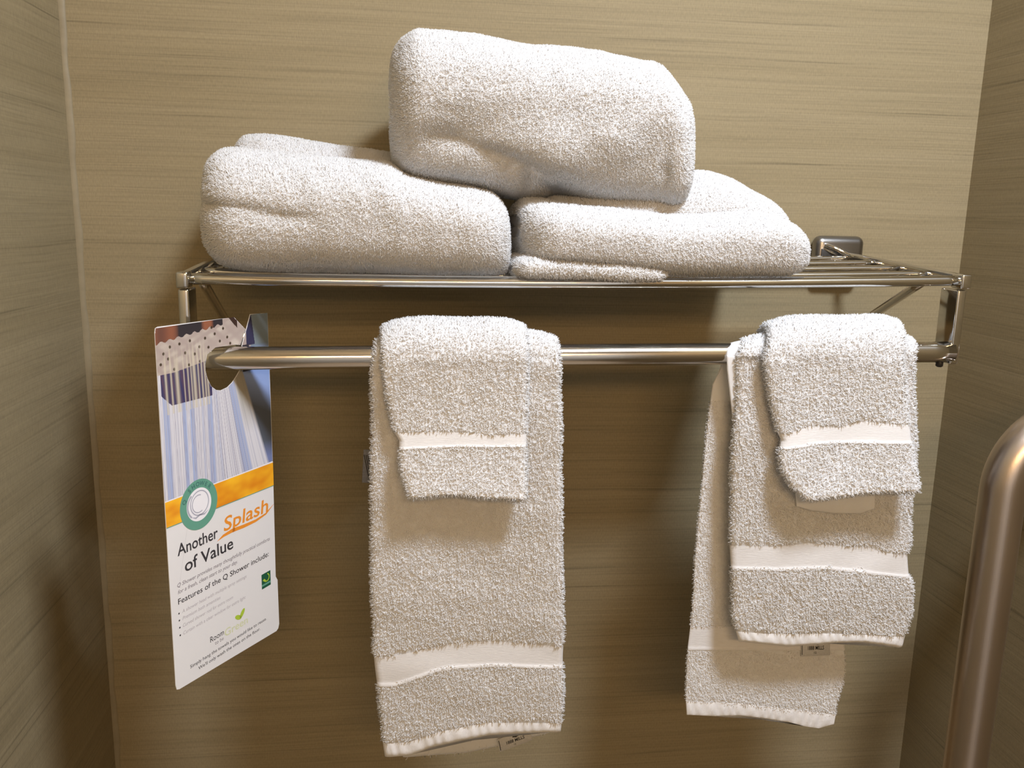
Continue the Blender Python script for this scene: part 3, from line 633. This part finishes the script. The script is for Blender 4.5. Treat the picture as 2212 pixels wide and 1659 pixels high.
# shower picture: a fine coloured sheet over the upper card
def inside(px, pz, poly):
    r = np.zeros(px.shape, bool); n = len(poly); j = n-1
    for i in range(n):
        xi, zi = poly[i]; xj, zj = poly[j]
        if zi != zj: r ^= ((zi > pz) != (zj > pz)) & (px < (xj-xi)*(pz-zi)/(zj-zi)+xi)
        j = i
    return r
st = 0.4; us = np.arange(-73.4, 43.4, st); vs_ = np.arange(-91.2, 31.6, st); UU, VV = np.meshgrid(us, vs_, indexing='ij')
def n1(x, seed, f):
    r = np.random.default_rng(seed); o = 0*x
    for k in range(6): o = o+np.sin(x*f*r.uniform(0.5, 2.2)+r.uniform(0, 6.28))
    return np.clip(o/5+0.5, 0, 1)
lin = lambda *c: np.array(srgb(*c)[:3])
def lerp(a, b_, t_): return a+(b_-a)*t_[..., None]
cu, cv_ = UU+st/2, VV+st/2
gfan = np.clip(0.0085*(-cv_-20), -0.17, 1); s_ = np.where(cu > -25, (cu+25)/(1+gfan)-25, cu)
C_ = lerp(lin(222, 220, 226)+0*cu[..., None], lin(160, 176, 216), np.clip((n1(s_, 3, 0.42)-0.54)*5, 0, 1)*0.85)
C_ = lerp(C_, lin(190, 190, 205), np.clip((n1(s_, 5, 2.0)-0.55)*3, 0, 1)*0.7)
C_ = lerp(C_, lin(150, 145, 165), np.clip((n1(s_+0.02*cv_, 8, 4.0)-0.7)*5, 0, 1)*0.6*(s_ < 0))
tan_ = np.clip((s_-1)/4, 0, 1)*np.clip((cv_+62)/35, 0, 1); C_ = lerp(C_, lin(160, 152, 130), tan_*0.85)
bg = np.clip((s_-13.5)/1.5, 0, 1); bgc = lerp(lin(150, 172, 222)+0*cu[..., None], lin(92, 98, 110), np.clip((-cv_-22-(cu-30)*0.5)/22, 0, 1)); bgc = lerp(bgc, lin(120, 132, 178), np.clip((-cv_-72)/14, 0, 1)); bgc = lerp(bgc, lin(122, 135, 142), np.clip((cv_-2)/6, 0, 1))
C_ = lerp(C_, bgc, bg)
# dark rim of the head with cream water streaks crossing it
botl = -24+4*np.sin((cu+50)*0.12)*0+np.clip((-cu-62)*0.9, 0, 10); topd = 1+np.clip((cu+40)*0.12, -2, 6)
dark = ((cv_ < topd) & (cv_ > botl) & (cu < -22) & (cu > -71)) | ((cu > -30) & (cu < -24) & (cv_ < 3) & (cv_ > -22))
stre = np.zeros_like(cu)
for u0, wd in ((-66.5, 1.0), (-61.5, 0.8), (-56, 1.6), (-49.5, 0.5), (-45.6, 0.7), (-42.5, 0.6), (-39.5, 1.5), (-35.5, 0.7), (-32, 0.8), (-29, 0.8), (-26.5, 0.9)): stre = np.maximum(stre, np.exp(-((cu-u0+0.03*cv_)/wd)**2))
C_ = np.where(dark[..., None], lerp(lin(58, 58, 100)+0*cu[..., None], lin(105, 75, 85), n1(cu+cv_*0.2, 12, 1.3)*0.6), C_)
# grey-brown spray head
bx = cu-16; rim = 19.5+(cu+73)*0.05-np.clip(-(cu+60), 0, 20)*0.15; headb = topd
head = (cv_ > headb) & (cv_ < 31.5) & (cu < 22)
headc = lerp(lin(176, 160, 152)+0*cu[..., None], lin(200, 188, 176), n1(cu*0.7+cv_*0.9, 21, 0.35)*n1(cv_-cu*0.4, 22, 0.6))
C_ = np.where(head[..., None], headc, C_)
topdark = head & (cv_ > 20.5+(cu+73)*0.105+0.8*np.sin(cu*0.8)) & (cu < -8)
C_ = np.where(topdark[..., None], lerp(lin(52, 46, 50)+0*cu[..., None], lin(150, 92, 66), np.clip((n1(cu, 35, 0.10)-0.55)*4, 0, 1)), C_)
edge = head & (cu > 10+(31-cv_)*0.35-11) & (cu > -2) ; dd_ = (cu-4)+(cv_-31)*1.05
rimd = (dd_ > -5.5) & (cu < 30) & (cv_ > -4)
C_ = np.where(rimd[..., None] & (bg < 0.5)[..., None], lin(62, 44, 38), C_)
pron = (cu > 17) & (cv_ > 8); C_ = np.where(pron[..., None], np.where((cu < 25+0.15*(20-cv_))[..., None], lin(58, 56, 84), lin(128, 140, 146)), C_)
C_ = np.where(((cu > 12) & (cu <= 19+0.3*(10-cv_)) & (cv_ <= 9) & (cv_ > -12))[..., None], lin(60, 55, 62), C_)
for du, dv in ((-67, 13), (-63, 9), (-61, 17), (-52, 18), (-47, 11), (-42, 19), (-38, 9), (-33, 13.5), (-27, 19), (-24, 12), (-17, 21), (-12, 15), (-8, 24), (-4, 17), (-1, 12), (-20, 26), (-58, 1), (-33, 3), (-44, 2), (-70, 6)):
    C_ = lerp(C_, lin(70, 55, 40), np.clip(1.6-((cu-du)**2+(cv_-dv)**2)/1.1, 0, 1)*head)
C_ = lerp(C_, lin(214, 204, 180), stre*np.clip((16+4*np.sin(cu*1.7)-cv_)/12, 0, 1)*((cv_ > -30) & (cu < -22))*0.8)
C_ = C_*0.84
keep = inside(cu, cv_, loop); keep &= inside(cu-0.3, cv_, loop) & inside(cu+0.3, cv_, loop)
ii, jj = np.nonzero(keep[:-1, :-1]); nv_ = len(vs_)
Vp = np.stack([UU*mm, np.full_like(UU, -0.00033), VV*mm], -1).reshape(-1, 3)
q = np.stack([ii*nv_+jj, (ii+1)*nv_+jj, (ii+1)*nv_+jj+1, ii*nv_+jj+1], -1)
used = np.unique(q); remap = np.zeros(len(Vp), int); remap[used] = np.arange(len(used))
me = mesh_np('shower_picture', Vp[used], remap[q]); ca_ = me.color_attributes.new('print', 'FLOAT_COLOR', 'CORNER')
ca_.data.foreach_set('color', np.repeat(np.c_[C_[ii, jj], np.ones(len(ii))], 4, axis=0).astype(np.float32).ravel())
M_PIC = mat('printed_picture', (0.5, 0.5, 0.5), 0.4); N, L, p = nodes(M_PIC); a_ = N.new('ShaderNodeAttribute'); a_.attribute_name = 'print'; L.new(a_.outputs['Color'], p.inputs['Base Color'])
def cp(o): o.parent = card; o.matrix_parent_inverse = Matrix.Identity(4); return o
o = link('shower_picture', me, M_PIC, smooth=False); cp(o); o['label'] = 'printed picture of a shower head spraying water'
ID = Matrix.Identity(4)
def pr(name, pieces, m, y=-0.00033, label=None, parent=card):
    o = flat_obj(name, pieces, m, None, ID, y); o.parent = parent; o.matrix_parent_inverse = Matrix.Identity(4)
    if label: o['label'] = label
    return o
def poly(pts): return (np.array([(x*mm, z*mm, 0) for x, z in pts]), [tuple(range(len(pts)))], (0, 0))
M_ORANGE = mat('orange_ink', srgb(232, 165, 30), 0.4); nt = M_ORANGE.node_tree
_tc = nt.nodes.new('ShaderNodeTexCoord').outputs['Object']; nt.links.new(ramp(nt, noise(nt, (28, 1, 60), _tc, 2), [(0.35, srgb(215, 130, 25)), (0.65, srgb(240, 180, 40))]), nt.nodes['Principled BSDF'].inputs['Base Color'])
M_GREEN = mat('green_ink', srgb(95, 150, 130), 0.4); M_DGREEN = mat('dark_green_ink', srgb(25, 85, 60), 0.4)
M_INK = mat('black_ink', srgb(52, 50, 54), 0.5); M_GREY = mat('grey_ink', srgb(135, 128, 132), 0.5); M_LGREY = mat('light_grey_ink', srgb(176, 170, 174), 0.5)
M_OINK = mat('orange_letter_ink', srgb(225, 140, 45), 0.4); M_LEAF = mat('leaf_green_ink', srgb(165, 190, 60), 0.4); M_PALE = mat('pale_green_ink', srgb(205, 208, 170), 0.5); M_WHITE = mat('white_ink', srgb(228, 226, 230), 0.4); M_SILV = mat('silver_ink', srgb(165, 165, 178), 0.4)
M_TEAL = mat('teal_ink', srgb(60, 105, 100), 0.4)
pr('orange_band', [poly([(-73.4, -110), (43.6, -112), (43.6, -92.2), (-73.4, -90.9)])], M_ORANGE, -0.00036)
pr('band_edge', [poly([(-73.4, -91.3), (43.6, -92.5), (43.6, -91.7), (-73.4, -90.5)])], M_WHITE, -0.00039)
pr('band_edge', [poly([(-73.4, -110.4), (43.6, -112.6), (43.6, -112.0), (-73.4, -109.8)])], M_GREEN, -0.00038)
def ring(cx, cz, r1, r2, n=64, a0=0, a1=2*math.pi):
    V, Fc = [], []
    for i in range(n+1):
        a = a0+(a1-a0)*i/n
        for r in (r1, r2): V.append((cx*mm+r*mm*math.cos(a), cz*mm+r*mm*math.sin(a), 0))
    Fc = [(2*i, 2*i+1, 2*i+3, 2*i+2) for i in range(n)]; return np.array(V), Fc, (0, 0)
def disc(cx, cz, rx, rz=None, n=48, rot=0.0):
    rz = rz or rx; P = []
    for i in range(n):
        a = 2*math.pi*i/n; x, z = rx*math.cos(a), rz*math.sin(a); P.append((cx+x*math.cos(rot)-z*math.sin(rot), cz+x*math.sin(rot)+z*math.cos(rot)))
    return poly(P)
BC = (-41.2, -102.3)
bd = pr('round_badge', [ring(*BC, 12.3, 19.0)], M_GREEN, -0.00042, 'green ring badge with a silver letter')
pr('badge_face', [disc(*BC, 12.5)], M_WHITE, -0.00045, parent=bd)
pr('badge_letter', [ring(BC[0]+0.5, BC[1]+1, 8.7, 9.6), ring(BC[0]-0.3, BC[1]+0.6, 6.2, 7.0, a0=1.2, a1=5.2), ring(BC[0]-1.2, BC[1], 9.6, 11.0, a0=2.2, a1=4.0),
    poly([(BC[0]-8.5, BC[1]-7.6), (BC[0]-4, BC[1]-8.8), (BC[0], BC[1]-7.4), (BC[0]+5, BC[1]-8.2), (BC[0]+9.5, BC[1]-6.6), (BC[0]+5, BC[1]-9.4), (BC[0], BC[1]-8.8), (BC[0]-4, BC[1]-10.2)])], M_SILV, -0.00048, parent=bd)
pcs = []
for i, ch in enumerate('Q SHOWER'):
    if ch == ' ': continue
    V, Fc = text_mesh(ch, 3.3*mm, None, 0.02); V[:, 0] -= V[:, 0].max()/2; a = math.radians(158-i*16.5); R_ = 14.0*mm
    t_ = a-math.pi/2; X_ = V[:, 0]*math.cos(t_)-(V[:, 1])*math.sin(t_); Z_ = V[:, 0]*math.sin(t_)+(V[:, 1])*math.cos(t_)
    pcs.append((np.c_[X_, Z_, 0*X_], Fc, (BC[0]*mm+R_*math.cos(a), BC[1]*mm+R_*math.sin(a))))
pr('badge_lettering', pcs, M_TEAL, -0.00048, parent=bd)
def line(name, s, x0, x1, z, cap, m, bold=0.0, slant=0.0):
    V, Fc = text_mesh(s, cap*mm, (x1-x0)*mm, bold, slant); return pr(name, [(V, Fc, (x0*mm, z*mm))], m)
line('headline', 'Another', -64.6, -23.4, -134.2, 8.9, M_INK, 0.012)
line('headline', 'of Value', -58.4, -7.2, -148.6, 9.6, M_INK, 0.012)
line('headline', 'Splash', -16.8, 35.8, -131.9, 11.2, M_OINK, 0.012, 0.12)
top = [(-24.8, -136.9), (-18, -134.2), (-8, -133.2), (4, -133.6), (16, -133.2), (28, -132.6), (36, -132.6), (42.6, -134.6)]
bot = [(42.6, -134.7), (36, -134.6), (28, -135.2), (16, -135.7), (4, -136.0), (-8, -135.6), (-18, -135.9)]
top = [(-24.8, -137.2), (-18, -134.0), (-8, -132.6), (6, -133.6), (20, -134.0), (32, -132.6), (42.8, -128.0)]; bot = [(42.8, -128.3), (33, -134.0), (20, -136.2), (6, -136.4), (-8, -135.6), (-17, -136.0)]
pr('swoosh', [poly(top+bot)], M_OINK)
line('text_line', 'Q Shower provides many thoughtfully practical comforts', -66.5, 36.5, -157.4, 3.0, M_GREY, 0.008, 0.25)
line('text_line', 'for a fresh, clean start to your day.', -66.3, -3.2, -162.6, 3.0, M_GREY, 0.008, 0.25)
line('text_line', 'Features of the Q Shower include:', -66.6, 34.3, -170.6, 4.4, M_INK, 0.006)
for k, (s, x1, z) in enumerate((('A shower head with multiple spray settings', 6.5, -178.6), ('Premium bath amenities', -23.8, -184.0), ('Curved shower rod for extra room', -10.0, -189.6), ('Curtain with a clear window for extra light', 4.3, -195.6))):
    line('text_line', s, -63.4, x1, z, 2.7, M_LGREY, 0.004, 0.2)
    pr('bullet', [disc(-66.4, z+1.1, 0.7, n=12)], M_INK)
line('text_line', 'Room', -36.8, -21.9, -214.6, 4.6, M_INK)
line('text_line', 'to be', -32.0, -22.4, -218.8, 3.0, M_GREY)
line('text_line', 'Green', -21.0, 5.8, -217.2, 6.2, M_PALE, 0.01)
pr('leaf', [disc(-5.0, -207.9, 4.0, 1.9, 20, -0.5), disc(-0.2, -206.4, 4.2, 1.9, 20, 0.85)], M_LEAF)
line('text_line', 'Simply hang the towels you would like to reuse.', -58.4, 28.6, -225.0, 2.7, M_INK, 0.002)
line('text_line', 'We\'ll only wash the ones on the floor.', -50.4, 20.3, -230.3, 2.7, M_INK, 0.002)
lg = pr('logo_square', [poly([(24.4, -196.4), (35.7, -196.4), (35.7, -183.6), (24.4, -183.6)])], M_DGREEN, label='dark green square logo')
pr('logo_mark', [ring(30.8, -188.2, 2.6, 3.6, a0=-2.2, a1=1.3), poly([(25.6, -189.2), (27.6, -188.2), (30.4, -190.8), (29.2, -191.8)])], M_LEAF, -0.00037, parent=lg)
pr('logo_strip', [poly([(24.4, -194.2), (35.7, -194.2), (35.7, -192.6), (24.4, -192.6)])], M_GREEN, -0.00037, parent=lg)

# ------------------------------------------------------------ grab bar at the right
yg = CAM[1]+0.655; top_ = at(2166, 1060, yg); xg = top_[0]; rb = 0.066; Zb = top_[2]; rG = 0.0182; zlo = Zb-0.50
P = [(XR-0.001, yg, Zb+rb)]
xs = np.linspace(XR-0.02, xg+rb, 4)
P += [(x, yg, Zb+rb) for x in xs]
P += [(xg+rb-rb*math.sin(a), yg, Zb+rb*math.cos(a)) for a in np.linspace(0, math.pi/2, 20)[1:]]
P += [(xg, yg, z) for z in np.linspace(Zb, zlo, 14)[1:]]
P += [(xg+rb-rb*math.cos(a), yg, zlo-rb*math.sin(a)) for a in np.linspace(0, math.pi/2, 20)[1:]]
P += [(XR-0.02, yg, zlo-rb), (XR-0.001, yg, zlo-rb)]
gb = empty('grab_bar', (XR, yg, Zb)); tag(gb, 'thick brushed metal grab bar curving out from the right wall', 'grab bar')
link('bar', mesh_np('bar', *tube(P, rG, 40)), M_GRAB, gb)
for z in (Zb+rb, zlo-rb):
    link('flange', mesh_np('flange', *tube([(XR, yg, z), (XR-0.005, yg, z), (XR-0.008, yg, z)], [0.038, 0.038, 0.033], 40)), M_GRAB, gb)
